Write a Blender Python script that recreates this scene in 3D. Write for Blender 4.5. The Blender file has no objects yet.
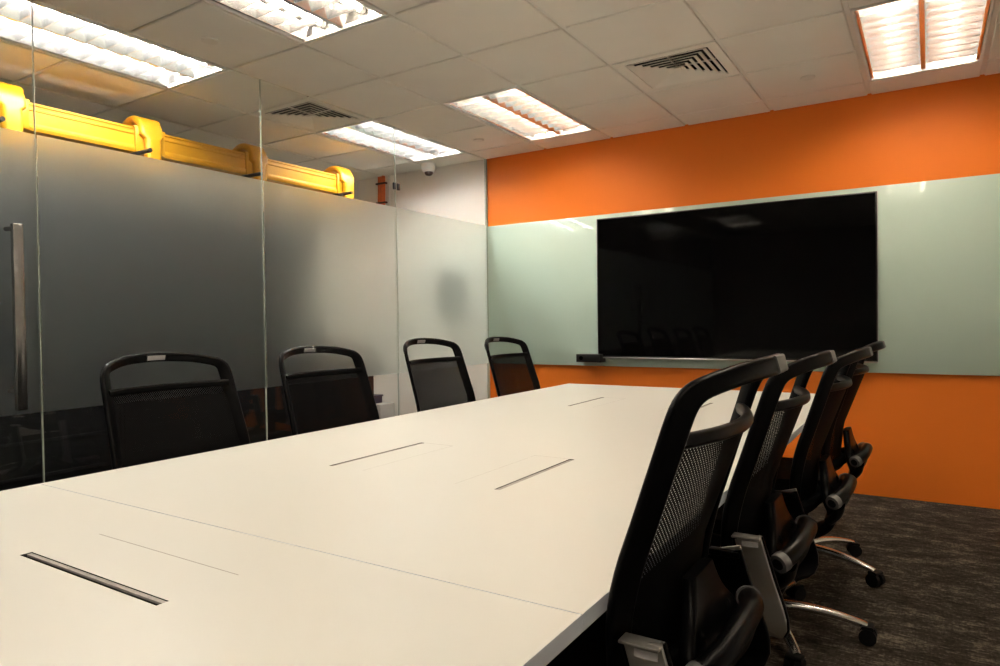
import bpy, bmesh, math, random
from mathutils import Vector, Matrix
random.seed(4)
C = bpy.context.scene.collection
PI = math.pi
sc = bpy.context.scene

# ------------------------------------------------------------------ materials
def newmat(name):
    m = bpy.data.materials.new(name); m.use_nodes = True
    nt = m.node_tree
    for n in list(nt.nodes): nt.nodes.remove(n)
    out = nt.nodes.new('ShaderNodeOutputMaterial')
    return m, nt, out

def pbr(name, col, rough=.5, metal=0., spec=.5, coat=0., bump=None, var=None, coat_rough=.05):
    """principled material with a little procedural variation of colour (var=(scale, amount)) and bump=(scale, strength)"""
    m, nt, out = newmat(name)
    b = nt.nodes.new('ShaderNodeBsdfPrincipled')
    b.inputs['Base Color'].default_value = (*col, 1)
    b.inputs['Roughness'].default_value = rough
    b.inputs['Metallic'].default_value = metal
    b.inputs['Specular IOR Level'].default_value = spec
    b.inputs['Coat Weight'].default_value = coat
    b.inputs['Coat Roughness'].default_value = coat_rough
    nt.links.new(b.outputs[0], out.inputs[0])
    if var or bump:
        tc = nt.nodes.new('ShaderNodeTexCoord')
    if var:
        n = nt.nodes.new('ShaderNodeTexNoise'); n.inputs['Scale'].default_value = var[0]; n.inputs['Detail'].default_value = 4
        nt.links.new(tc.outputs['Object'], n.inputs['Vector'])
        r = nt.nodes.new('ShaderNodeMapRange'); r.inputs[1].default_value = .3; r.inputs[2].default_value = .7
        r.inputs[3].default_value = 1 - var[1]; r.inputs[4].default_value = 1 + var[1]
        nt.links.new(n.outputs[0], r.inputs[0])
        mx = nt.nodes.new('ShaderNodeMix'); mx.data_type = 'RGBA'; mx.blend_type = 'MULTIPLY'; mx.inputs[0].default_value = 1
        mx.inputs[6].default_value = (*col, 1)
        nt.links.new(r.outputs[0], mx.inputs[7]); nt.links.new(mx.outputs[2], b.inputs['Base Color'])
    if bump:
        n2 = nt.nodes.new('ShaderNodeTexNoise'); n2.inputs['Scale'].default_value = bump[0]; n2.inputs['Detail'].default_value = 3
        nt.links.new(tc.outputs['Object'], n2.inputs['Vector'])
        bp = nt.nodes.new('ShaderNodeBump'); bp.inputs['Strength'].default_value = bump[1]; bp.inputs['Distance'].default_value = .003
        nt.links.new(n2.outputs[0], bp.inputs['Height']); nt.links.new(bp.outputs[0], b.inputs['Normal'])
    return m

def emit(name, col, s):
    m, nt, out = newmat(name)
    e = nt.nodes.new('ShaderNodeEmission'); e.inputs[0].default_value = (*col, 1); e.inputs[1].default_value = s
    nt.links.new(e.outputs[0], out.inputs[0]); return m

def glass_mat(name, tint=(.965, .98, .97), refl=1.0):
    m, nt, out = newmat(name)
    t = nt.nodes.new('ShaderNodeBsdfTransparent'); t.inputs[0].default_value = (*tint, 1)
    g = nt.nodes.new('ShaderNodeBsdfGlossy'); g.inputs['Roughness'].default_value = .0; g.inputs[0].default_value = (1, 1, 1, 1)
    f = nt.nodes.new('ShaderNodeFresnel')
    ge = nt.nodes.new('ShaderNodeNewGeometry'); io = nt.nodes.new('ShaderNodeMapRange')
    io.inputs[3].default_value = 1.5; io.inputs[4].default_value = 1/1.5      # same reflectance from both faces of the pane
    nt.links.new(ge.outputs['Backfacing'], io.inputs[0]); nt.links.new(io.outputs[0], f.inputs[0])
    k = nt.nodes.new('ShaderNodeMath'); k.operation = 'MULTIPLY'; k.inputs[1].default_value = refl; k.use_clamp = True
    nt.links.new(f.outputs[0], k.inputs[0])
    x = nt.nodes.new('ShaderNodeMixShader')
    nt.links.new(k.outputs[0], x.inputs[0]); nt.links.new(t.outputs[0], x.inputs[1]); nt.links.new(g.outputs[0], x.inputs[2])
    nt.links.new(x.outputs[0], out.inputs[0]); return m

def film_mat(name):
    """sand-blasted film: rough transmission with a share of diffuse scatter"""
    m, nt, out = newmat(name)
    r = nt.nodes.new('ShaderNodeBsdfGlass'); r.inputs['Color'].default_value = (.955, .98, .965, 1)
    r.inputs['Roughness'].default_value = .52; r.inputs['IOR'].default_value = 1.21
    tl = nt.nodes.new('ShaderNodeBsdfTranslucent'); tl.inputs[0].default_value = (.85, .9, .87, 1)
    d = nt.nodes.new('ShaderNodeBsdfDiffuse'); d.inputs[0].default_value = (.40, .43, .41, 1)
    a = nt.nodes.new('ShaderNodeMixShader'); a.inputs[0].default_value = FILM_TL
    nt.links.new(r.outputs[0], a.inputs[1]); nt.links.new(tl.outputs[0], a.inputs[2])
    b = nt.nodes.new('ShaderNodeMixShader'); b.inputs[0].default_value = FILM_DIFF
    nt.links.new(a.outputs[0], b.inputs[1]); nt.links.new(d.outputs[0], b.inputs[2])
    nt.links.new(b.outputs[0], out.inputs[0]); return m

def carpet_mat():
    m, nt, out = newmat('carpet')
    b = nt.nodes.new('ShaderNodeBsdfPrincipled'); b.inputs['Roughness'].default_value = .95; b.inputs['Specular IOR Level'].default_value = .1
    tc = nt.nodes.new('ShaderNodeTexCoord')
    def streak(sx, sy, det):
        mp = nt.nodes.new('ShaderNodeMapping'); mp.inputs['Scale'].default_value = (sx, sy, 1)
        n = nt.nodes.new('ShaderNodeTexNoise'); n.inputs['Scale'].default_value = 1; n.inputs['Detail'].default_value = det; n.inputs['Roughness'].default_value = .65
        nt.links.new(tc.outputs['Object'], mp.inputs[0]); nt.links.new(mp.outputs[0], n.inputs['Vector']); return n
    n1 = streak(26, 95, 5); n2 = streak(110, 34, 4); n3 = streak(5, 11, 3)
    s = nt.nodes.new('ShaderNodeMath'); s.operation = 'MULTIPLY_ADD'; s.inputs[1].default_value = .5
    s2 = nt.nodes.new('ShaderNodeMath'); s2.operation = 'MULTIPLY_ADD'; s2.inputs[1].default_value = .6
    nt.links.new(n1.outputs[0], s.inputs[0])
    nt.links.new(n2.outputs[0], s2.inputs[0]); nt.links.new(n3.outputs[0], s2.inputs[2])
    h = nt.nodes.new('ShaderNodeMath'); h.operation = 'MULTIPLY'; h.inputs[1].default_value = .42
    nt.links.new(s2.outputs[0], h.inputs[0]); nt.links.new(h.outputs[0], s.inputs[2])
    rp = nt.nodes.new('ShaderNodeValToRGB')
    e = rp.color_ramp.elements
    e[0].position = .46; e[0].color = (.010, .008, .006, 1)
    e[1].position = .76; e[1].color = (.20, .175, .135, 1)
    k = e.new(.60); k.color = (.040, .032, .025, 1)
    nt.links.new(s.outputs[0], rp.inputs[0]); nt.links.new(rp.outputs[0], b.inputs['Base Color'])
    bp = nt.nodes.new('ShaderNodeBump'); bp.inputs['Strength'].default_value = .5; bp.inputs['Distance'].default_value = .004
    nt.links.new(s.outputs[0], bp.inputs['Height']); nt.links.new(bp.outputs[0], b.inputs['Normal'])
    nt.links.new(b.outputs[0], out.inputs[0]); return m

def mesh_fabric():
    """woven chair mesh: black threads with small real openings"""
    m, nt, out = newmat('mesh_fabric')
    b = nt.nodes.new('ShaderNodeBsdfPrincipled'); b.inputs['Base Color'].default_value = (.003, .003, .0035, 1); b.inputs['Roughness'].default_value = .6; b.inputs['Specular IOR Level'].default_value = .06
    tr = nt.nodes.new('ShaderNodeBsdfTransparent')
    tc = nt.nodes.new('ShaderNodeTexCoord'); sp = nt.nodes.new('ShaderNodeSeparateXYZ'); nt.links.new(tc.outputs['Object'], sp.inputs[0])
    def sn(sock, k):
        a = nt.nodes.new('ShaderNodeMath'); a.operation = 'MULTIPLY'; a.inputs[1].default_value = k; nt.links.new(sock, a.inputs[0])
        c = nt.nodes.new('ShaderNodeMath'); c.operation = 'SINE'; nt.links.new(a.outputs[0], c.inputs[0]); return c.outputs[0]
    p = nt.nodes.new('ShaderNodeMath'); p.operation = 'MULTIPLY'
    nt.links.new(sn(sp.outputs['X'], PI/.0042), p.inputs[0]); nt.links.new(sn(sp.outputs['Z'], PI/.0042), p.inputs[1])
    g = nt.nodes.new('ShaderNodeMath'); g.operation = 'GREATER_THAN'; g.inputs[1].default_value = .70
    nt.links.new(p.outputs[0], g.inputs[0])
    x = nt.nodes.new('ShaderNodeMixShader')
    nt.links.new(g.outputs[0], x.inputs[0]); nt.links.new(b.outputs[0], x.inputs[1]); nt.links.new(tr.outputs[0], x.inputs[2])
    nt.links.new(x.outputs[0], out.inputs[0]); return m

FILM_TL, FILM_DIFF = .004, .003
TUBE = 24.
M = dict(
    orange=pbr('orange_paint', (.84, .20, .018), .55, spec=.3, var=(1.5, .02), bump=(180, .06)),
    white_wall=pbr('white_paint', (.86, .835, .79), .6, spec=.3, var=(2, .02), bump=(150, .06)),
    grey_wall=pbr('grey_paint', (.34, .33, .31), .7, spec=.2, var=(2, .03)),
    unseen_wall=pbr('pale_paint', (.86, .84, .80), .6, spec=.3, var=(2, .02)),
    tile=pbr('ceiling_tile', (.86, .83, .77), .9, spec=.1, var=(3, .02), bump=(260, .15)),
    grid=pbr('ceiling_bar', (.80, .77, .72), .5, spec=.3, var=(4, .02)),
    plenum=pbr('plenum_black', (.02, .02, .02), .9),
    board=pbr('board_glass', (.54, .69, .615), .35, spec=.4, coat=.8, coat_rough=.02, var=(.8, .01)),
    table=pbr('white_laminate', (.615, .608, .565), .38, spec=.35, var=(1.2, .012), bump=(300, .02)),
    table_edge=pbr('grey_edge_band', (.62, .67, .75), .45, var=(4, .03)),
    seam=pbr('dark_seam', (.33, .30, .27), .8),
    slot=pbr('slot_black', (.012, .011, .010), .8),
    slot_lip=pbr('slot_brush_grey', (.32, .30, .27), .7, var=(60, .15)),
    legmetal=pbr('dark_leg_metal', (.03, .03, .035), .4, metal=.6, var=(6, .1)),
    screen=pbr('screen_black', (.0012, .0011, .0012), .05, spec=.16, var=(1, .02)),
    tvbody=pbr('tv_plastic', (.008, .008, .008), .35, var=(5, .05)),
    silver=pbr('silver_strip', (.55, .55, .56), .3, metal=.9, var=(9, .05)),
    steel=pbr('brushed_steel', (.34, .33, .33), .25, metal=1, var=(12, .06)),
    alu=pbr('polished_aluminium', (.72, .71, .69), .22, metal=1, var=(10, .04)),
    armalu=pbr('satin_aluminium', (.50, .49, .47), .38, metal=.85, var=(10, .04)),
    black=pbr('black_plastic', (.0025, .0025, .003), .32, spec=.07, var=(8, .08)),
    softblack=pbr('black_rubber', (.003, .003, .003), .7, spec=.2, var=(8, .08)),
    fabric=pbr('seat_fabric', (.004, .004, .005), .9, spec=.2, bump=(500, .4), var=(60, .15)),
    mesh=mesh_fabric(),
    plate=pbr('grey_plate', (.30, .29, .29), .4, metal=.3, var=(9, .05)),
    unitgrey=pbr('unit_plastic', (.42, .42, .41), .5, var=(6, .04)),
    greycap=pbr('grey_plastic', (.15, .15, .15), .45, var=(9, .05)),
    label=pbr('white_label', (.72, .72, .74), .5, var=(70, .08)),
    carpet=carpet_mat(),
    glass=glass_mat('clear_glass', refl=.6),
    film=film_mat('frosted_film'),
    joint=pbr('joint_silicone', (.42, .46, .40), .35, var=(5, .05)),
    reflector=pbr('lamp_reflector', (.70, .70, .70), .20, metal=.92, var=(5, .02)),
    tray=pbr('lamp_tray', (.50, .49, .48), .25, metal=.9, var=(5, .02)),
    lampwhite=pbr('lamp_enamel', (.80, .79, .77), .5, var=(5, .02)),
    tube=emit('tube_warm', (1.0, .86, .68), TUBE),
    tube2=emit('tube_cool', (1.0, .95, .90), TUBE*1.9),
    yellow=pbr('yellow_plastic', (.64, .30, .008), .35, spec=.5, var=(4, .03)),
    rack=pbr('rack_black', (.004, .004, .005), .6, spec=.2, var=(5, .1)),
    redreflect=pbr('red_reflection_panel', (.010, .003, .0035), .6, spec=.2, var=(5, .1)),  # near-black; the red tint is the orange wall's reflection put into the colour
    navy=pbr('navy_plastic', (.012, .014, .05), .4, var=(8, .08)),
    trunk=pbr('orange_cable', (.70, .14, .03), .5, var=(30, .15)),
    cover=pbr('cap_white', (.80, .77, .71), .6, var=(6, .02)),
    dome=pbr('smoked_dome', (.02, .02, .02), .08, spec=.6, var=(5, .03)),
    camwhite=pbr('camera_white', (.80, .79, .77), .4, var=(5, .02)),
)

# ------------------------------------------------------------------ mesh helpers
def add_box(bm, lo, hi, bev=0., mat=0, seg=2):
    lo = Vector(lo); hi = Vector(hi); c = (lo+hi)/2; s = hi-lo
    r = bmesh.ops.create_cube(bm, size=1, matrix=Matrix.Translation(c) @ Matrix.Diagonal((s.x, s.y, s.z, 1)))
    vs = r['verts']; fs = {f for v in vs for f in v.link_faces}
    for f in fs: f.material_index = mat
    if bev > 0:
        es = {e for v in vs for e in v.link_edges}
        rr = bmesh.ops.bevel(bm, geom=list(es), offset=min(bev, .49*min(s)), segments=seg, profile=.5, affect='EDGES')
        for f in rr['faces']: f.material_index = mat
    return vs

def add_cyl(bm, a, b, r0, r1=None, n=20, mat=0, cap=True):
    a = Vector(a); b = Vector(b); d = b-a; r1 = r0 if r1 is None else r1
    q = Vector((0, 0, 1)).rotation_difference(d.normalized()).to_matrix().to_4x4()
    r = bmesh.ops.create_cone(bm, cap_ends=cap, segments=n, radius1=r0, radius2=r1, depth=d.length,
                              matrix=Matrix.Translation((a+b)/2) @ q)
    for f in {f for v in r['verts'] for f in v.link_faces}: f.material_index = mat
    return r['verts']

def add_lathe(bm, prof, c=(0, 0, 0), n=28, mat=0):
    c = Vector(c); rings = []
    for r, z in prof:
        if r < 1e-5: rings.append([bm.verts.new(c+Vector((0, 0, z)))])
        else: rings.append([bm.verts.new(c+Vector((r*math.cos(2*PI*k/n), r*math.sin(2*PI*k/n), z))) for k in range(n)])
    for p, q in zip(rings, rings[1:]):
        for k in range(n):
            j = (k+1) % n
            vs = [p[k % len(p)], p[j % len(p)], q[j % len(q)], q[k % len(q)]]
            vs2 = []
            for v in vs:
                if v not in vs2: vs2.append(v)
            if len(vs2) > 2:
                f = bm.faces.new(vs2); f.material_index = mat

def section(w, t, n=4, corner=.45):
    """rounded rectangle outline, w along the side axis, t along the normal axis"""
    r = corner*min(w, t); pts = []
    for cx, cy, a0 in ((w/2-r, t/2-r, 0), (-w/2+r, t/2-r, PI/2), (-w/2+r, -t/2+r, PI), (w/2-r, -t/2+r, 3*PI/2)):
        for k in range(n+1):
            a = a0+PI/2*k/n; pts.append((cx+r*math.cos(a), cy+r*math.sin(a)))
    return pts

def add_sweep(bm, path, wt, up=(0, 0, 1), mat=0, cap=True, corner=.45, closed=False):
    """sweep a rounded rectangle (w, t) along path; the 't' axis stays near 'up'; wt is one pair or one per point"""
    P = [Vector(p) for p in path]; n = len(P); rings = []
    ups = up if isinstance(up, list) else [up]*n
    for i, p in enumerate(P):
        if closed: d = P[(i+1) % n]-P[i-1]
        else: d = P[min(i+1, n-1)]-P[max(i-1, 0)]
        d.normalize(); u = Vector(ups[i]); side = d.cross(u).normalized(); u = side.cross(d).normalized()
        w, t = wt[i] if isinstance(wt, list) else wt
        rings.append([bm.verts.new(p+side*x+u*y) for x, y in section(w, t, corner=corner)])
    m = len(rings[0]); pairs = list(zip(rings, rings[1:]))
    if closed: pairs.append((rings[-1], rings[0]))
    for a, b in pairs:
        for k in range(m):
            f = bm.faces.new((a[k], a[(k+1) % m], b[(k+1) % m], b[k])); f.material_index = mat
    if cap and not closed:
        bm.faces.new(list(reversed(rings[0]))).material_index = mat
        bm.faces.new(rings[-1]).material_index = mat

def smooth_path(pts, n=6):
    """Catmull-Rom"""
    P = [Vector(p) for p in pts]; out = []
    for i in range(len(P)-1):
        p0 = P[max(i-1, 0)]; p1 = P[i]; p2 = P[i+1]; p3 = P[min(i+2, len(P)-1)]
        for k in range(n):
            t = k/n
            out.append(.5*((2*p1)+(p2-p0)*t+(2*p0-5*p1+4*p2-p3)*t*t+(3*p1-p0-3*p2+p3)*t**3))
    out.append(P[-1]); return out

def add_sheet(bm, fn, nu, nv, th, mat=0):
    """curved sheet of thickness th from fn(u,v)->(point); offsets along the surface normal"""
    def P(u, v): return Vector(fn(u, v))
    top = []; bot = []
    for i in range(nu+1):
        a = []; b = []
        for j in range(nv+1):
            u = i/nu; v = j/nv; e = 1e-3
            n = (P(min(u+e, 1), v)-P(max(u-e, 0), v)).cross(P(u, min(v+e, 1))-P(u, max(v-e, 0))).normalized()
            p = P(u, v); a.append(bm.verts.new(p+n*th/2)); b.append(bm.verts.new(p-n*th/2))
        top.append(a); bot.append(b)
    def q(*v): bm.faces.new(v).material_index = mat
    for i in range(nu):
        for j in range(nv):
            q(top[i][j], top[i+1][j], top[i+1][j+1], top[i][j+1]); q(bot[i][j], bot[i][j+1], bot[i+1][j+1], bot[i+1][j])
    for i in range(nu):
        q(top[i][0], bot[i][0], bot[i+1][0], top[i+1][0]); q(top[i][nv], top[i+1][nv], bot[i+1][nv], bot[i][nv])
    for j in range(nv):
        q(top[0][j], top[0][j+1], bot[0][j+1], bot[0][j]); q(top[nu][j], bot[nu][j], bot[nu][j+1], top[nu][j+1])

def obj(name, bm, mats, parent=None, smooth=True, loc=(0, 0, 0)):
    if not isinstance(mats, (list, tuple)): mats = [mats]
    bmesh.ops.recalc_face_normals(bm, faces=bm.faces)
    me = bpy.data.meshes.new(name); bm.to_mesh(me); bm.free()
    for m in mats: me.materials.append(M[m] if isinstance(m, str) else m)
    if smooth:
        for p in me.polygons: p.use_smooth = True
        me.set_sharp_from_angle(angle=math.radians(38))
    o = bpy.data.objects.new(name, me); C.objects.link(o); o.location = loc
    if parent: o.parent = parent
    return o

def boxobj(name, lo, hi, mat, parent=None, bev=0.):
    bm = bmesh.new(); add_box(bm, lo, hi, bev); return obj(name, bm, mat, parent)

def tag(o, label=None, cat=None, group=None, kind=None):
    if label: o['label'] = label
    if cat: o['category'] = cat
    if group: o['group'] = group
    if kind: o['kind'] = kind
    return o

def thing(name, label, cat, loc=(0, 0, 0), rz=0, group=None):
    o = bpy.data.objects.new(name, None); C.objects.link(o); o.empty_display_size = .1
    o.location = loc; o.rotation_euler = (0, 0, rz)
    return tag(o, label, cat, group)

def struct_label(o, label, cat): return tag(o, label, cat, kind='structure')

def copy_tree(o, parent=None):
    c = o.copy(); C.objects.link(c)
    if parent: c.parent = parent
    for ch in list(o.children): copy_tree(ch, c)
    return c

# ------------------------------------------------------------------ dimensions (metres, floor z = 0, camera above the origin)
EYE = 1.19
YW = 5.10            # orange end wall
XG = -3.35           # glass partition
HC = 2.64            # ceiling
XR, YB = 1.75, -2.45 # unseen right wall and wall behind the camera
XO = -7.0            # far side of the room beyond the glass
GX, GY = .604, .583  # ceiling module
XL = [XG+GX*k for k in range(-6, 10)]
YL = [4.80-GY*k for k in range(0, 13)]

# ------------------------------------------------------------------ room shell
struct_label(boxobj('floor', (XO, YB, -.05), (XR, YW+.1, 0), 'carpet'), 'dark brown streaked carpet floor', 'floor')
struct_label(boxobj('wall_back', (XG, YW, 0), (XR, YW+.1, HC+.2), 'orange'), 'orange painted end wall behind the screen', 'wall')
struct_label(boxobj('wall_outside', (XO, YW, 0), (XG, YW+.1, HC+.2), 'white_wall'), 'white wall beyond the glass partition', 'wall')
struct_label(boxobj('wall_right', (XR, YB, 0), (XR+.1, YW+.1, HC+.2), 'unseen_wall'), 'plain right wall of the room', 'wall')
struct_label(boxobj('wall_front', (XO, YB-.1, 0), (XR, YB, HC+.2), 'grey_wall'), 'plain wall behind the viewer', 'wall')
struct_label(boxobj('wall_left', (XO-.1, YB, 0), (XO, YW+.1, HC+.2), 'white_wall'), 'white side wall of the room beyond the glass', 'wall')  # unseen side wall, paint lightened to brighten the film above the racks
struct_label(boxobj('trim_1', (XG-.008, YW-.022, 0), (XG+.008, YW-.0005, HC), 'joint'), 'slim pale strip where glass meets the wall', 'trim')

# cells of the ceiling that hold lamps or diffusers: (column index, row index)
def col(x): return min(range(len(XL)), key=lambda k: abs(XL[k]-x))
LAMPS = []           # (column, far row, cool?)
for cx in (XL[7], XL[11]):
    for r in (0, 4, 8): LAMPS.append((col(cx), r, False))
for r in (0, 4, 8): LAMPS.append((col(XL[5]), r, True)); LAMPS.append((1, r, False))  # leftmost column: unseen lamps added to brighten the top of the frosted film
VENTS = [(col(XL[9]), 1), (col(XL[5]), 2)]
taken = {(c, r) for c, r, _ in LAMPS} | {(c, r+1) for c, r, _ in LAMPS} | set(VENTS)
bm = bmesh.new()
rows = [(YW-.004, YL[0])]+[(YL[k], YL[k+1]) for k in range(len(YL)-1)]
for ci in range(len(XL)-1):
    for ri, (yh, yl) in enumerate(rows):
        if (ci, ri-1) in taken: continue
        x0, x1 = XL[ci]+.011, XL[ci+1]-.011
        if x0 > XR: continue
        add_box(bm, (x0, yl+.008, HC), (min(x1, XR), yh-(.008 if ri else 0), HC+.016), .005, seg=1)
struct_label(obj('ceiling', bm, 'tile'), 'suspended ceiling of pale square tiles', 'ceiling')
bm = bmesh.new()
for x in XL:
    if x < XR: add_box(bm, (x-.012, YB, HC+.011), (x+.012, YW, HC+.022))
for y in YL:
    for ci in range(len(XL)-1):
        ri = min(range(len(YL)), key=lambda k: abs(YL[k]-y))
        if XL[ci]+.012 > XR: continue
        if (ci, ri) in taken and (ci, ri-1) in taken and any(c == ci and r == ri-1 for c, r, _ in LAMPS): continue
        add_box(bm, (XL[ci]+.012, y-.011, HC+.015), (min(XL[ci+1]-.012, XR), y+.011, HC+.022))
struct_label(obj('ceiling_grid', bm, 'grid'), 'pale metal bars of the suspended ceiling grid', 'ceiling')
struct_label(boxobj('ceiling_leak_cover', (XO, YB, HC+.20), (XR, YW, HC+.26), 'plenum'), 'unseen dark cover added above the ceiling tiles to block light', 'ceiling')  # unseen cover added to stop light leaking in above the tiles

# ------------------------------------------------------------------ recessed lamps
def lamp(name, cool):
    """origin at the middle of the fitting at ceiling height"""
    w, l, d = GX-.030, 2*GY-.018, .085
    t = thing(name, 'x', 'ceiling light')
    bm = bmesh.new()   # rim and tray
    for a, b in (((-w/2, -l/2, -.002), (-w/2+.014, l/2, .02)), ((w/2-.014, -l/2, -.002), (w/2, l/2, .02)),
                 ((-w/2+.014, -l/2, -.002), (w/2-.014, -l/2+.016, .02)), ((-w/2+.014, l/2-.016, -.002), (w/2-.014, l/2, .02))):
        add_box(bm, a, b, .002, seg=1)
    obj('rim', bm, 'lampwhite', t); bm = bmesh.new()
    add_box(bm, (-w/2, -l/2, d), (w/2, l/2, d+.02))
    for s in (-1, 1):
        add_box(bm, (s*w/2-.002, -l/2, .02), (s*w/2+.002, l/2, d)); add_box(bm, (-w/2, s*l/2-.002, .02), (w/2, s*l/2+.002, d))
    obj('housing', bm, 'tray', t)
    bm = bmesh.new()   # parabolic reflectors: three long wedges and cross fins in two bays
    def wedge(xc, wb, wt):
        prof = [(-wb/2, .004), (-wb/2-(wt-wb)*.16, .03), (-wt/2, .078), (wt/2, .078), (wb/2+(wt-wb)*.16, .03), (wb/2, .004)]
        a = [bm.verts.new((xc+x, -l/2+.02, z)) for x, z in prof]; b = [bm.verts.new((xc+x, l/2-.02, z)) for x, z in prof]
        for k in range(len(prof)): bm.faces.new((a[k], a[(k+1) % 6], b[(k+1) % 6], b[k]))
        bm.faces.new(a); bm.faces.new(list(reversed(b)))
    wedge(0, .022, .13); wedge(-w/2+.024, .014, .06); wedge(w/2-.024, .014, .06)
    N = 11
    for s in (-1, 1):
        x0, x1 = (.008, w/2-.026) if s > 0 else (-w/2+.026, -.008)
        for k in range(1, N):
            y = -l/2+.02+(l-.04)*k/N
            pr = [(-.0015, .006), (-.008, .046), (.008, .046), (.0015, .006)]
            a = [bm.verts.new((x0, y+q, z)) for q, z in pr]; b = [bm.verts.new((x1, y+q, z)) for q, z in pr]
            for i in range(4): bm.faces.new((a[i], a[(i+1) % 4], b[(i+1) % 4], b[i]))
            bm.faces.new(a); bm.faces.new(list(reversed(b)))
    obj('louvre', bm, 'reflector', t)
    for s in (-1, 1):
        bm = bmesh.new(); add_cyl(bm, (s*.135, -l/2+.03, .062), (s*.135, l/2-.03, .062), .013, n=14)
        tb = obj('lamp_tube', bm, 'tube2' if cool else 'tube', t)
        for e in (-1, 1):
            bm = bmesh.new(); add_cyl(bm, (s*.135, e*(l/2-.033), .062), (s*.135, e*(l/2-.006), .062), .015, n=14)
            obj('tube_holder', bm, 'lampwhite', tb)
    return t
LL = {(7, 0): 'warm louvred ceiling light nearest the corner of orange wall and glass partition',
      (7, 4): 'warm louvred ceiling light cut off by the top edge, inside the glass',
      (7, 8): 'warm louvred ceiling light behind the viewer beside the glass',
      (11, 0): 'warm louvred ceiling light over the right end of the screen',
      (11, 4): 'warm louvred ceiling light over the right side chairs',
      (11, 8): 'warm louvred ceiling light behind the viewer on the right',
      (5, 0): 'cool louvred ceiling light beyond the glass, beside the dome camera',
      (5, 4): 'cool louvred ceiling light beyond the glass above the yellow duct',
      (1, 0): 'added unseen ceiling light deep beyond the glass, by the white wall',
      (1, 4): 'added unseen ceiling light deep beyond the glass, behind the yellow duct',
      (1, 8): 'added unseen ceiling light deep beyond the glass, far behind the door',
      (5, 8): 'cool louvred ceiling light beyond the glass behind the door'}
proto = {}
for c, r, cool in LAMPS:
    if cool not in proto: o = proto[cool] = lamp('ceiling_light', cool)
    else: o = copy_tree(proto[cool])
    o.location = ((XL[c]+XL[c+1])/2, YL[r+1], HC)
    tag(o, LL[(c, r)], 'ceiling light', 'recessed ceiling lights beyond the glass' if c < 6 else 'recessed ceiling lights in the meeting room')

# ------------------------------------------------------------------ four-way air diffusers
def vent():
    t = thing('air_vent', 'x', 'air vent')
    bm = bmesh.new(); hw, hl = GX/2-.013, GY/2-.011
    def ring(ow, ol, iw, il, z0, z1, th):
        def sq(w, l, z): return [bm.verts.new(p) for p in ((-w, -l, z), (w, -l, z), (w, l, z), (-w, l, z))]
        a = sq(ow, ol, z0); b = sq(iw, il, z1); c = sq(ow, ol, z0+th); d = sq(iw, il, z1+th)
        for k in range(4):
            j = (k+1) % 4
            bm.faces.new((a[k], a[j], b[j], b[k])); bm.faces.new((c[k], d[k], d[j], c[j]))
            bm.faces.new((a[k], c[k], c[j], a[j])); bm.faces.new((b[k], b[j], d[j], d[k]))
    ring(hw, hl, .235, .235, 0, 0, .012)
    obj('vent_frame', bm, 'tile', t, smooth=False)
    bm = bmesh.new()
    for k in range(6):
        r = .226-.036*k
        ring(r, r, r-.027, r-.027, -.003, .009, .004)
    add_box(bm, (-.02, -.02, 0), (.02, .02, .006))
    for a, b in (((-.22, -.003, .012), (.22, .003, .02)), ((-.003, -.22, .012), (.003, .22, .02))): add_box(bm, a, b)
    obj('vent_blades', bm, 'tile', t, smooth=False)
    bm = bmesh.new(); add_box(bm, (-.235, -.235, .10), (.235, .235, .11))
    for s in (-1, 1):
        add_box(bm, (s*.235-.003, -.238, .012), (s*.235+.003, .238, .10)); add_box(bm, (-.232, s*.235-.003, .012), (.232, s*.235+.003, .10))
    obj('vent_box', bm, 'plenum', t, smooth=False)
    return t
for i, ((c, r), lb) in enumerate(zip(VENTS, ('square louvred air vent in the ceiling in front of the orange wall', 'square louvred air vent in the ceiling beyond the glass'))):
    o = pv = vent() if i == 0 else copy_tree(pv)
    o.location = ((XL[c]+XL[c+1])/2, (YL[r]+YL[r+1])/2, HC); tag(o, lb, 'air vent', 'square ceiling air vents')

for i, (x, y, lb) in enumerate(((-3.09, 2.16, 'flat round sprinkler cover near the glass, by the long ceiling light'), (-.62, 4.5, 'flat round sprinkler cover between the air vent and the right light'),
                                (-3.04, 4.52, 'flat round sprinkler cover near the corner of the orange wall'))):
    bm = bmesh.new(); add_lathe(bm, [(.041, .004), (.043, -.002), (.040, -.007), (.0, -.009)], n=32)
    add_lathe(bm, [(.030, .004), (.030, -.004)], n=24)
    tag(obj('sprinkler_cover', bm, 'cover', loc=(x, y, HC)), lb, 'sprinkler', 'round sprinkler covers in the ceiling')

# dome camera beyond the glass
t = thing('dome_camera', 'white dome security camera on the ceiling beyond the glass', 'camera', (-3.87, 4.93, HC))
bm = bmesh.new(); add_lathe(bm, [(0, .002), (.060, .002), (.066, -.012), (.067, -.048), (.060, -.066), (.046, -.078), (.040, -.077), (0, -.077)]); obj('camera_body', bm, 'camwhite', t)
bm = bmesh.new(); add_lathe(bm, [(.040, -.075), (.040, -.082), (.035, -.097), (.022, -.108), (0, -.112)]); obj('dome', bm, 'dome', t)

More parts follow.
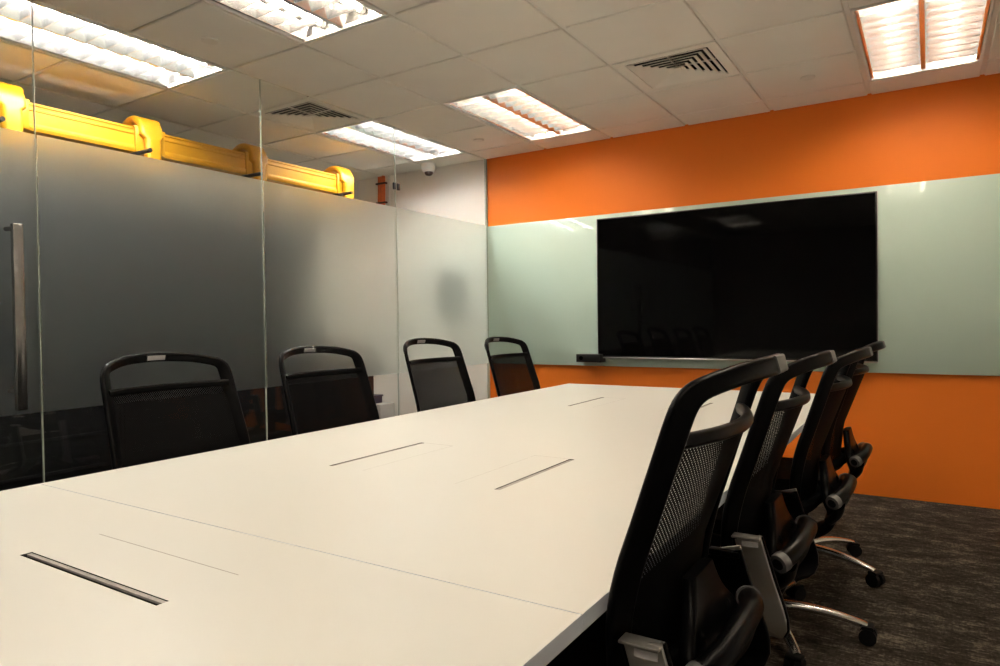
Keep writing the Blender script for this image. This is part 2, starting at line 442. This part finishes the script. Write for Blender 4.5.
# ------------------------------------------------------------------ glass partition
FZ0, FZ1 = .815, 2.045
seams = [-1.20, 1.458, 2.668, 3.862, YW-.024]
for i in range(4):
    y0, y1 = seams[i]+.004, seams[i+1]-.004
    if i == 0: t = tag(thing('door_1', 'frosted glass door with tall steel pull handle', 'door'), kind='structure'); y0 = .42
    else:
        t = tag(thing('window_%d' % i, ('frosted glass partition panel beside the door', 'frosted glass partition panel between two seams', 'frosted glass partition panel next to the orange wall')[i-1], 'glass panel'), kind='structure')
    boxobj('pane', (XG-.006, y0, .008), (XG+.006, y1, HC+.004), 'glass', t)
    bm = bmesh.new(); add_box(bm, (XG+.0064, y0, FZ0), (XG+.0094, y1, FZ1))
    obj('frosted_film', bm, 'film', t)
    if i == 0: door = t
t = tag(thing('window_4', 'frosted glass panel on the other side of the door', 'glass panel'), kind='structure')
boxobj('pane', (XG-.006, YB, .008), (XG+.006, .412, HC+.004), 'glass', t)
bm = bmesh.new(); add_box(bm, (XG+.0064, YB, FZ0), (XG+.0094, .412, FZ1)); obj('frosted_film', bm, 'film', t)
for k, y in enumerate(seams[1:4]):
    struct_label(boxobj('trim_%d' % (k+2), (XG-.005, y-.0018, .008), (XG+.005, y+.0018, HC+.003), 'joint'), 'pale vertical joint between glass panels', 'trim')
# pull handle on the door
bm = bmesh.new(); hx = XG+.062; hy = 1.352
add_box(bm, (hx-.014, hy-.020, EYE-.352), (hx+.014, hy+.020, EYE+.445), .003)
for z in (EYE-.27, EYE+.425): add_cyl(bm, (XG+.006, hy-.02, z), (hx, hy, z), .010)
obj('door_handle', bm, 'steel', door)
# small patch fitting at the top of the last seam
bm = bmesh.new(); y = seams[3]
for s in (-1, 1): add_box(bm, (XG+.006, y+s*.022-.014, EYE+.985), (XG+.018, y+s*.022+.014, EYE+1.035), .003)
tag(obj('glass_clamp', bm, 'legmetal'), 'small dark clamp on the glass seam below the dome camera', 'clamp')

# ------------------------------------------------------------------ board, screen, black box
t = tag(boxobj('glass_board', (XG+.012, YW-.020, EYE-.374), (XR-.03, YW-.006, EYE+.847), 'board', bev=.002), 'long pale green glass writing board across the orange wall', 'board')
for x in (-3.0, -1.3, .3, 1.4):
    for z in (EYE-.3, EYE+.78):
        bm = bmesh.new(); add_cyl(bm, (x, YW-.010, z), (x, YW-.0002, z), .012); obj('standoff', bm, 'steel', t)

t = thing('television', 'large black flat screen mounted over the glass board', 'television', (-1.27, YW, EYE))
bm = bmesh.new(); add_box(bm, (-.985, -.072, -.300), (.985, -.040, .808), .004); add_box(bm, (-.6, -.041, -.2), (.6, -.0205, .6), .006)
obj('cabinet', bm, 'tvbody', t)
bm = bmesh.new(); add_box(bm, (-.977, -.0745, -.286), (.977, -.0715, .800), .001, seg=1); obj('screen', bm, 'screen', t)
bm = bmesh.new(); add_box(bm, (-.985, -.0755, -.307), (.985, -.045, -.297), .002, seg=1); obj('bottom_strip', bm, 'silver', t)
for s in (-1, 1):
    bm = bmesh.new(); add_box(bm, (s*.9865-.0015, -.070, -.30), (s*.9865+.0015, -.045, .808)); obj('side_strip', bm, 'silver', t)

t = thing('conference_unit', 'small black box below the lower left corner of the screen', 'box', (-2.30, YW, EYE-.305))
bm = bmesh.new(); add_box(bm, (-.125, -.125, -.035), (.09, -.0205, .030), .005); obj('casing', bm, 'tvbody', t)
bm = bmesh.new(); add_cyl(bm, (-.08, -.125, -.002), (-.08, -.131, -.002), .016); obj('lens', bm, 'screen', t)

# ------------------------------------------------------------------ table
TX0, TX1, TY0, TY1, TZ = -2.212, -.458, .12, 4.415, .732
SEAM = .950
t = thing('meeting_table', 'long white meeting table with grey edges and cable slots', 'table', (0, 0, 0))
def top(y0, y1, slots):
    """slots: (x0,y0,x1,y1, lid side) openings cut right through the top"""
    xs = {TX0, TX1}; ys = {y0, y1}
    for s in slots: xs |= {s[0], s[2]}; ys |= {s[1], s[3]}
    xs = sorted(xs); ys = sorted(ys); bm = bmesh.new(); g = {}
    th = .028
    def V(x, y, z):
        k = (x, y, z)
        if k not in g: g[k] = bm.verts.new(k)
        return g[k]
    def hole(x, y): return any(s[0] < x < s[2] and s[1] < y < s[3] for s in slots)
    for i in range(len(xs)-1):
        for j in range(len(ys)-1):
            a, b, c, d = xs[i], xs[i+1], ys[j], ys[j+1]
            if hole((a+b)/2, (c+d)/2):
                continue
            bm.faces.new((V(a, c, TZ), V(b, c, TZ), V(b, d, TZ), V(a, d, TZ))); bm.faces.new((V(a, c, TZ-th), V(a, d, TZ-th), V(b, d, TZ-th), V(b, c, TZ-th)))
            for (p, q, ox, oy) in (((a, c), (b, c), 0, -1), ((b, c), (b, d), 1, 0), ((b, d), (a, d), 0, 1), ((a, d), (a, c), -1, 0)):
                mx, my = (p[0]+q[0])/2+ox*1e-4, (p[1]+q[1])/2+oy*1e-4
                out = not (xs[0] < mx < xs[-1] and ys[0] < my < ys[-1])
                if out or hole(mx, my):
                    f = bm.faces.new((V(*p, TZ), V(*q, TZ), V(*q, TZ-th), V(*p, TZ-th))); f.material_index = 1 if out else 2
    return obj('tabletop', bm, ['table', 'table_edge', 'slot'], t, smooth=False)
W = .018
SL = [('y', -1.630, 1.545, 2.015, 1), ('y', -.996, 1.545, 2.005, -1), ('y', -1.630, 3.25, 3.70, 1), ('y', -.996, 3.25, 3.70, -1)]
near = top(TY0, SEAM-.0012, [(-1.552, .628, -1.072, .628+W+.004)])
far = top(SEAM+.0012, TY1, [(x-W/2, a, x+W/2, b) for _, x, a, b, _ in SL])
# cable trays below the openings, hairline joints of the lids
def tray(x0, y0, x1, y1, par):
    bm = bmesh.new()
    add_box(bm, (x0-.02, y0-.02, TZ-.09), (x1+.02, y1+.02, TZ-.082))
    for a, b in (((x0-.02, y0-.02), (x0-.012, y1+.02)), ((x1+.012, y0-.02), (x1+.02, y1+.02)), ((x0-.012, y0-.02), (x1+.012, y0-.012)), ((x0-.012, y1+.012), (x1+.012, y1+.02))):
        add_box(bm, (*a, TZ-.082), (*b, TZ-.0285))
    obj('cable_tray', bm, 'slot', par, smooth=False)
def brush(x0, y0, x1, y1, par):
    bm = bmesh.new(); add_box(bm, (x0, y0, TZ-.006), (x1, y1, TZ-.002)); obj('brush_strip', bm, 'slot_lip', par, smooth=False)
def hair(pts, par, w=.0016):
    bm = bmesh.new()
    for (xa, ya), (xb, yb) in zip(pts, pts[1:]):
        add_box(bm, (min(xa, xb)-w/2, min(ya, yb)-w/2, TZ-.001), (max(xa, xb)+w/2, max(ya, yb)+w/2, TZ+.0002))
    obj('lid_joint', bm, 'seam', par, smooth=False)
tray(-1.552, .628, -1.072, .650, near)
brush(-1.5515, .641, -1.0725, .6495, near)
hair([(-1.552, .784), (-1.072, .784)], near)
for _, x, a, b, s in SL:
    tray(x-W/2, a, x+W/2, b, far); brush(x-W/2+.0005, a+.0005, x+W/2-.0005, b-.0005, far)
    hair([(x+s*.012, b), (x+s*.14, b)], far, .0012); hair([(x+s*.14, a), (x+s*.14, b)], far, .0006)
for (x, y) in ((-1.62, .35), (-1.03, .35), (-1.62, 1.35), (-1.03, 1.35), (-1.62, 4.1), (-1.03, 4.1)):
    bm = bmesh.new(); add_box(bm, (x-.03, y-.03, .012), (x+.03, y+.03, TZ-.028), .004); add_cyl(bm, (x, y, 0), (x, y, .014), .022)
    obj('table_leg', bm, 'legmetal', t)
bm = bmesh.new()
for y in (.35, 1.35, 4.1): add_box(bm, (-1.97, y-.02, TZ-.078), (-.71, y+.02, TZ-.030), .003)
for x in (-1.75, -.90): add_box(bm, (x-.02, 1.38, TZ-.078), (x+.02, 4.07, TZ-.030), .003)
obj('table_frame', bm, 'legmetal', t)

# ------------------------------------------------------------------ office chair (faces local +y, x is lateral)
HB = 1.055   # height of the corners of the top bar
def yback(z):            # fore-aft line of the side posts
    if z >= .70: return -.200-(z-.70)*.325
    return -.205+(.70-z)*.10
def sag(z): return .042+max(0, min(1, (z-.7)/.3))*.014+max(0, min(1, (z-1.01)/.06))*.020   # how far the middle bulges back
def hwid(z): return .252-(z-.70)*.045 if z > .70 else .252-(.70-z)*.22
def make_chair():
    t = thing('office_chair', 'x', 'chair')
    # star base
    sb = None
    bm = bmesh.new(); add_lathe(bm, [(0, .055), (.045, .055), (.052, .075), (.048, .115), (.034, .125), (0, .125)], c=(0, -.05, 0))
    for k in range(5):
        a = 2*PI*k/5+PI/2; dx, dy = math.cos(a), math.sin(a)
        pts = [(dx*r, -.05+dy*r, z) for r, z in ((.03, .095), (.12, .100), (.22, .092), (.31, .074), (.345, .064))]
        add_sweep(bm, smooth_path(pts, 4), [(.050-.022*i/16, .034-.016*i/16) for i in range(17)])
    sb = obj('star_base', bm, 'alu', t)
    for k in range(5):
        a = 2*PI*k/5+PI/2; dx, dy = math.cos(a), math.sin(a); x, y = dx*.335, -.05+dy*.335
        bm = bmesh.new(); ax = Vector((-dy, dx, 0))
        rot = random.uniform(-.8, .8); ax.rotate(Matrix.Rotation(rot, 3, 'Z')); off = Vector((ax.y, -ax.x, 0))*.014
        c = Vector((x, y, .029))+off
        for s in (-1, 1):
            add_cyl(bm, c+ax*s*.008, c+ax*s*.028, .029, n=20)
        add_sweep(bm, [c+ax*s*.5*.05+Vector((0, 0, .030)) for s in (-1, -.5, 0, .5, 1)], (.040, .016))
        add_cyl(bm, (x, y, .045), (x, y, .066), .008, n=12)
        obj('caster', bm, 'softblack', sb)
    bm = bmesh.new(); add_cyl(bm, (0, -.05, .12), (0, -.05, .30), .026); add_cyl(bm, (0, -.05, .29), (0, -.05, .385), .0145)
    obj('gas_lift', bm, 'softblack', t)
    bm = bmesh.new(); add_box(bm, (-.075, -.17, .375), (.075, .10, .432), .018); add_box(bm, (-.17, -.02, .405), (.17, .03, .428), .008)
    add_cyl(bm, (.07, .05, .40), (.235, .05, .395), .007, n=10); add_box(bm, (.20, .035, .388), (.25, .065, .402), .004)
    obj('tilt_mechanism', bm, 'black', t)
    # seat
    bm = bmesh.new()
    def seat(u, v):
        a = (u-.5)*2; b = (v-.5)*2
        k = (1-.16*b*b*(1 if b > 0 else .4))
        x = .242*a*math.sqrt(max(0, 1-.28*b*b))*k/ .93
        y = .03+.228*b*math.sqrt(max(0, 1-.25*a*a))
        z = .455-.018*(max(0, b)**3)*1.2-.014*(1-a*a)+.012
        return (x, y, z)
    add_sheet(bm, seat, 16, 16, .050)
    s = obj('seat', bm, 'fabric', t)
    bm = bmesh.new(); add_box(bm, (-.19, -.15, .428), (.19, .20, .440), .005); obj('seat_pan', bm, 'black', s)
    # back frame: two posts and the bowed top bar in one loop
    def P(u, z, extra=0.): return Vector((u*hwid(z), yback(z)-sag(z)*(1-u*u)-extra, z))
    path = []; zs = [.53, .60, .68, .76, .84, .92, .97, 1.005]
    left = [P(-1, z) for z in zs]; arc = []
    for u, z in ((-.99, 1.034), (-.95, 1.053), (-.86, 1.065), (-.6, 1.080), (-.3, 1.087), (0, 1.089), (.3, 1.087), (.6, 1.080), (.86, 1.065), (.95, 1.053), (.99, 1.034)):
        arc.append(P(u, z))
    pts = left+arc+[P(1, z) for z in reversed(zs)]
    path = smooth_path(pts, 3); n = len(path); ups = []; wt = []
    for i, p in enumerate(path):
        d = (path[min(i+1, n-1)]-path[max(i-1, 0)]).normalized()
        u = max(-1, min(1, p.x/.25)); 
        nrm = Vector((u*.66, -1, .27)); nrm.normalize(); ups.append(nrm)
        f = 1-min(1, abs(d.x)*1.2)            # 1 on the posts, 0 on the bar
        wt.append((.036+.014*f, .022-.004*f))
    bm = bmesh.new(); add_sweep(bm, path, wt, up=ups)
    fr = obj('back_frame', bm, 'black', t)
    # grey plate let into the middle of the top bar
    bm = bmesh.new()
    pp = [P(u, 1.089-.03*u*u) for u in (-.15, -.08, 0, .08, .15)]
    add_sweep(bm, [p+Vector((0, .0085, -.002)) for p in pp], (.019, .008), up=[(0, -1, .27)]*5, corner=.3)
    tag(obj('handle_plate', bm, 'plate', fr), label='small grey plate')
    bm = bmesh.new(); pp = [P(u, 1.089-.03*u*u) for u in (-.16, -.08, 0, .08, .16)]
    add_sweep(bm, [p+Vector((0, -.007, .002)) for p in pp], (.032, .012), up=[(0, -1, .27)]*5, corner=.4)
    tag(obj('handle_grip', bm, 'greycap', fr), label='grey grip on the back of the top bar')
    # cross bar below the handle opening
    bm = bmesh.new(); cz = .976
    pts = [P(u, cz, -.004+.0*(1-u*u)) for u in (-1, -.9, -.7, -.4, 0, .4, .7, .9, 1)]
    add_sweep(bm, smooth_path(pts, 3), (.026, .020), up=(0, -1, 0.2)); obj('crossbar', bm, 'black', t)
    # mesh
    bm = bmesh.new()
    def mesh(u, v): 
        z = .545+(.974-.545)*v; a = (u-.5)*2*.965
        p = P(a, z); p.y += .004; return p
    add_sheet(bm, mesh, 18, 14, .0003); obj('mesh_back', bm, 'mesh', t)
    # lower rail of the frame
    bm = bmesh.new(); pts = [P(u, .545) for u in (-1, -.8, -.4, 0, .4, .8, 1)]
    add_sweep(bm, smooth_path(pts, 3), (.045, .03), up=(0, -1, 0)); obj('lower_rail', bm, 'black', t)
    # back carrier: spine with a rounded shell, and a lateral bar with grey end caps
    bm = bmesh.new()
    sp = smooth_path([(0, -.10, .40), (0, -.19, .412), (0, -.265, .45), (0, -.292, .51), (0, -.287, .57), (0, -.272, .63), (0, -.260, .70)], 5)
    N = len(sp)
    ws = [(.10+.02*min(1, i/8) + .19*math.exp(-((i-21)/5.2)**2), .040-.014*i/N) for i in range(N)]
    add_sweep(bm, sp, ws, up=[(0, -.3, -1)]*4+[(0, -1, -.2)]*(N-4), corner=.48)
    for sx in (-1, 1):
        add_sweep(bm, smooth_path([(sx*.05, -.285, .50), (sx*.09, -.315, .54), (sx*.13, -.325, .58)], 4), [(.07, .035)]*9, up=(0, -1, -.2), corner=.48)
        add_sweep(bm, smooth_path([(sx*.07, -.285, .60), (sx*.15, -.235, .565), (sx*.20, -.195, .545)], 4), [(.05, .026)]*9, up=(0, -1, -.2), corner=.48)
    bar = smooth_path([(-.185, -.312, .588), (-.12, -.332, .600), (-.05, -.338, .606), (.05, -.338, .606), (.12, -.332, .600), (.185, -.312, .588)], 4)
    add_sweep(bm, bar, (.046, .046), up=(0, 0, 1), corner=.499)
    cr = obj('back_carrier', bm, 'black', t)
    for s in (-1, 1):
        bm = bmesh.new(); a = Vector((s*.178, -.315, .590)); b = Vector((s*.196, -.306, .584))
        add_cyl(bm, a, b, .0255, .024); add_cyl(bm, b, b+(b-a)*.12, .014, mat=1)
        tag(obj('end_cap', bm, ['greycap', 'softblack'], cr), label='grey ringed end cap')
    # armrests: slanting flat aluminium uprights with a short pad
    for s in (-1, 1):
        bm = bmesh.new(); x = s*.262
        add_sweep(bm, smooth_path([(x*.90, -.255, .415), (x, -.306, .455), (x, -.277, .56), (x, -.248, .662)], 5), (.009, .062), up=(0, -1, .3), corner=.2)
        add_box(bm, (min(x*.90, s*.06), -.27, .405), (max(x*.90, s*.06), -.225, .420), .004)
        ar = obj('armrest', bm, 'armalu', t)
        bm = bmesh.new(); xi = x-s*.0105
        add_sweep(bm, smooth_path([(x*.86, -.262, .415), (xi, -.304, .455), (xi, -.275, .56), (xi, -.246, .654)], 5), (.012, .076), up=(0, -1, .3), corner=.3)
        add_box(bm, (min(x-s*.020, x+s*.003), -.280, .646), (max(x-s*.020, x+s*.003), -.213, .659), .003)
        obj('arm_lining', bm, 'black', ar)
        if s < 0: bm = bmesh.new(); add_box(bm, (x-.017, -.280, .6595), (x+.017, -.213, .665), .002); tag(obj('arm_top', bm, 'armalu', ar), label='shiny flat metal top')
        bm = bmesh.new(); add_box(bm, (x+s*.0042, -.274, .640), (x+s*.0056, -.236, .653)); tag(obj('arm_label', bm, 'label', ar), label='tiny white label')
    return t
UP = {'tilt_mechanism', 'seat', 'back_frame', 'crossbar', 'mesh_back', 'lower_rail', 'back_carrier', 'armrest'}
def kind(o): return o.name.split('.')[0]
LC, RC = -2.115, -.632
spots = [   # x, y, facing angle, lift, turn of the base, label
    (LC, 1.490, -PI/2, -.018, .1, 'black mesh office chair on the glass side, nearest the door handle'),
    (LC, 2.252, -PI/2, -.021, .5, 'black mesh office chair on the glass side, second from the door'),
    (LC, 3.095, -PI/2, -.008, .9, 'black mesh office chair in front of the pale last glass panel'),
    (LC, 3.905, -PI/2, -.022, .3, 'black mesh office chair in the corner by the orange wall and glass'),
    (RC, 1.275, PI/2, .018, .2, 'black mesh office chair on the right side, closest to the viewer'),
    (-.625, 1.97, PI/2, -.006, 1.0, 'black mesh office chair second along the right side of the table'),
    (-.587, 2.72, PI/2, -.026, .80, 'black mesh office chair third along the right side of the table'),
    (-.585, 3.50, PI/2, -.030, .30, 'black mesh office chair on the right side nearest the orange wall')]
pc = make_chair()
allc = [pc]+[copy_tree(pc) for _ in spots[1:]]
for o in allc[6:]:     # the two farthest chairs on the right side have no armrests
    for ch in [c for c in o.children if kind(c) == 'armrest']:
        for g in list(ch.children): bpy.data.objects.remove(g)
        bpy.data.objects.remove(ch)
for o, (x, y, rz, lift, tb, lb) in zip(allc, spots):
    o.location = (x, y, 0); o.rotation_euler = (0, 0, rz)
    tag(o, lb, 'chair', 'black mesh office chairs around the table')
    for ch in o.children:
        if kind(ch) in UP: ch.location.z = lift
        if kind(ch) == 'star_base':
            R = Matrix.Rotation(tb, 4, 'Z'); ch.rotation_euler = (0, 0, tb)
            ch.location = Vector((0, -.05, 0))-(R @ Vector((0, -.05, 0)))

# ------------------------------------------------------------------ beyond the glass
# yellow fibre duct on its drop fittings
DX, DZ = -4.2, 2.275
t = thing('cable_duct', 'yellow plastic cable duct running along beyond the glass', 'duct', (DX, 0, DZ))
bm = bmesh.new(); prof = [(-.075, -.012), (-.070, .125), (-.078, .128), (-.078, .140), (.078, .140), (.078, .128), (.072, .125), (.072, .110), (.076, .106), (.076, .020), (.082, .016), (.082, .004), (.075, -.012)]
prof[7:10] = [(.072, .112), (.078, .108), (.078, .098), (.073, .094), (.073, .030), (.077, .026)]
y0, y1 = .80, 4.10
a = [bm.verts.new((x, y0, z)) for x, z in prof]; b = [bm.verts.new((x, y1, z)) for x, z in prof]
for k in range(len(prof)): bm.faces.new((a[k], a[(k+1) % len(prof)], b[(k+1) % len(prof)], b[k]))
bm.faces.new(a); bm.faces.new(list(reversed(b))); obj('trough', bm, 'yellow', t, smooth=False)
for y in (.95, 1.67, 2.44, 3.24, 4.12):
    bm = bmesh.new()   # hood over the top that turns down the near side
    pts = [(-.085, y, .175), (-.02, y, .20), (.045, y, .195), (.085, y, .15), (.105, y, .075), (.112, y, 0), (.114, y, -.05), (.115, y, -.10)]
    add_sweep(bm, smooth_path(pts, 4), [(.17, .05)]*10+[(.15, .05)]*6+[(.10, .06)]*13, up=[(0, 0, 1)]*6+[(1, 0, .6)]*8+[(1, 0, 0)]*15, corner=.45)
    add_box(bm, (-.09, y-.10, .135), (.088, y+.10, .150), .004)
    add_box(bm, (.074, y-.095, -.010), (.090, y+.095, .140), .004)
    obj('drop_fitting', bm, 'yellow', t)
    bm = bmesh.new(); add_cyl(bm, (-.12, y-.095, -.027), (.25, y-.095, -.027), .013, n=10)
    add_cyl(bm, (-.10, y-.095, (2.05 if y < 3.9 else .98)-DZ), (-.10, y-.095, -.02), .006, n=8); obj('support_rod', bm, 'legmetal', t)

# black equipment racks and a low cabinet tinted with the orange wall's reflection
def rack(name, y0, y1, zt, x1, depth, mat, label, group):
    t = thing(name, label, 'cabinet', (x1-depth/2, (y0+y1)/2, 0), 0, group)
    w = (y1-y0)/2-.004; d = depth/2
    bm = bmesh.new(); add_box(bm, (-d, -w, .04), (d-.02, w, zt), .006); obj('cabinet_body', bm, mat, t)
    bm = bmesh.new(); add_box(bm, (d-.018, -w+.012, .06), (d, w-.012, zt-.02), .004)
    for k in range(9): add_box(bm, (d-.002, -w+.05, .15+k*(zt-.3)/9), (d+.003, w-.05, .15+k*(zt-.3)/9+.02), .001, seg=1)
    dr = obj('cabinet_door', bm, mat, t)
    bm = bmesh.new(); add_box(bm, (d, w-.06, zt*.5-.06), (d+.02, w-.035, zt*.5+.06), .004); obj('cabinet_handle', bm, 'legmetal', dr)
    for sx in (-1, 1):
        for sy in (-1, 1):
            bm = bmesh.new(); add_cyl(bm, (sx*(d-.08), sy*(w-.07), 0), (sx*(d-.08), sy*(w-.07), .042), .022, n=12); obj('foot', bm, 'softblack', t)
rk = [(.7+.8*k, 1.5+.8*k) for k in range(4)]
places = ('behind the glass door', 'beyond the glass between the door handle and the first chair', 'beyond the glass behind the first chair', 'at the row end, beyond the gap between the first two chairs')
for (a, b), pl in zip(rk, places): rack('equipment_rack', a, b, 2.05, -4.25, .9, 'rack', 'tall black equipment rack ' + pl, 'black equipment racks')
rack('low_cabinet', 3.92, 4.42, .98, -4.1, .7, 'redreflect', 'low dark cabinet beyond the glass at the end of the black racks', 'cabinets beyond the glass')

# things on the white wall
bm = bmesh.new()
for k in range(4): add_sweep(bm, smooth_path([(-4.62+.024*k, YW-.016, HC+.01), (-4.62+.024*k, YW-.018, 2.5), (-4.622+.024*k, YW-.02, 2.36), (-4.60+.02*k, YW-.03, 2.2), (-4.66+.02*k, YW-.018, 1.9), (-4.66+.02*k, YW-.018, 1.2)], 5), (.020, .020), up=(0, -1, 0), corner=.49)
t = tag(obj('cable_bundle', bm, 'trunk'), 'bundle of orange cables down the white wall beyond the glass', 'cables')
bm = bmesh.new()
for z in (2.37, 2.56): add_box(bm, (-4.65, YW-.034, z), (-4.52, YW-.0005, z+.018), .003)
obj('cable_clip', bm, 'legmetal', t)
bm = bmesh.new(); add_sweep(bm, smooth_path([(-4.49, YW-.014, HC+.01), (-4.49, YW-.014, 2.4), (-4.50, YW-.016, 2.3), (-4.53, YW-.018, 2.1), (-4.53, YW-.018, 1.3)], 5), (.018, .018), up=(0, -1, 0), corner=.49)
tag(obj('white_conduit', bm, 'camwhite'), 'thin white cable on the wall beside the orange cables', 'cables')
t = thing('wall_unit', 'dark grey box on the white wall, blurred by the frosted glass', 'box', (-3.74, YW, EYE+.32))
bm = bmesh.new(); add_box(bm, (-.12, -.07, -.20), (.12, -.0005, .20), .01); obj('casing', bm, 'unitgrey', t)
bm = bmesh.new(); add_box(bm, (-.10, -.076, -.17), (.10, -.069, .17), .004); obj('cover', bm, 'greycap', t)
t = thing('socket_stand', 'small navy box on a pale block against the white wall', 'box', (-4.63, YW-.11, 0))
bm = bmesh.new(); add_box(bm, (-.12, -.10, 0), (.16, .105, .40), .006); obj('block', bm, 'unitgrey', t)
bm = bmesh.new(); add_box(bm, (-.10, -.09, .37), (.04, .06, .47), .008); add_box(bm, (-.11, -.095, .465), (.05, .065, .48), .003); obj('casing', bm, 'navy', t)

# ------------------------------------------------------------------ world, camera
w = bpy.data.worlds.new('World'); sc.world = w; w.use_nodes = True
w.node_tree.nodes['Background'].inputs[0].default_value = (.02, .02, .02, 1); w.node_tree.nodes['Background'].inputs[1].default_value = .2

yaw, pitch, roll, F = -0.564642119, -0.0173413151, -0.0141984722, 678.563360
f = Vector((math.sin(yaw)*math.cos(pitch), math.cos(yaw)*math.cos(pitch), math.sin(pitch)))
r = Vector((math.cos(yaw), -math.sin(yaw), 0)); u = r.cross(f)
r2 = r*math.cos(roll)+u*math.sin(roll); u2 = -r*math.sin(roll)+u*math.cos(roll)
cd = bpy.data.cameras.new('camera'); cam = bpy.data.objects.new('camera', cd); C.objects.link(cam)
cam.matrix_world = Matrix(((r2.x, u2.x, -f.x, 0), (r2.y, u2.y, -f.y, 0), (r2.z, u2.z, -f.z, EYE), (0, 0, 0, 1)))
cd.sensor_width = 36; cd.sensor_fit = 'HORIZONTAL'; cd.lens = F*36/1000; cd.clip_start = .02
sc.camera = cam
sc.view_settings.view_transform = 'Standard'; sc.view_settings.look = 'None'
sc.view_settings.gamma = 1; sc.view_settings.use_curve_mapping = False
sc.view_settings.exposure = 2.03
sc.cycles.use_denoising = True
sc.cycles.max_bounces = 12; sc.cycles.diffuse_bounces = 5; sc.cycles.glossy_bounces = 5; sc.cycles.transparent_max_bounces = 24
sc.cycles.sample_clamp_indirect = 6
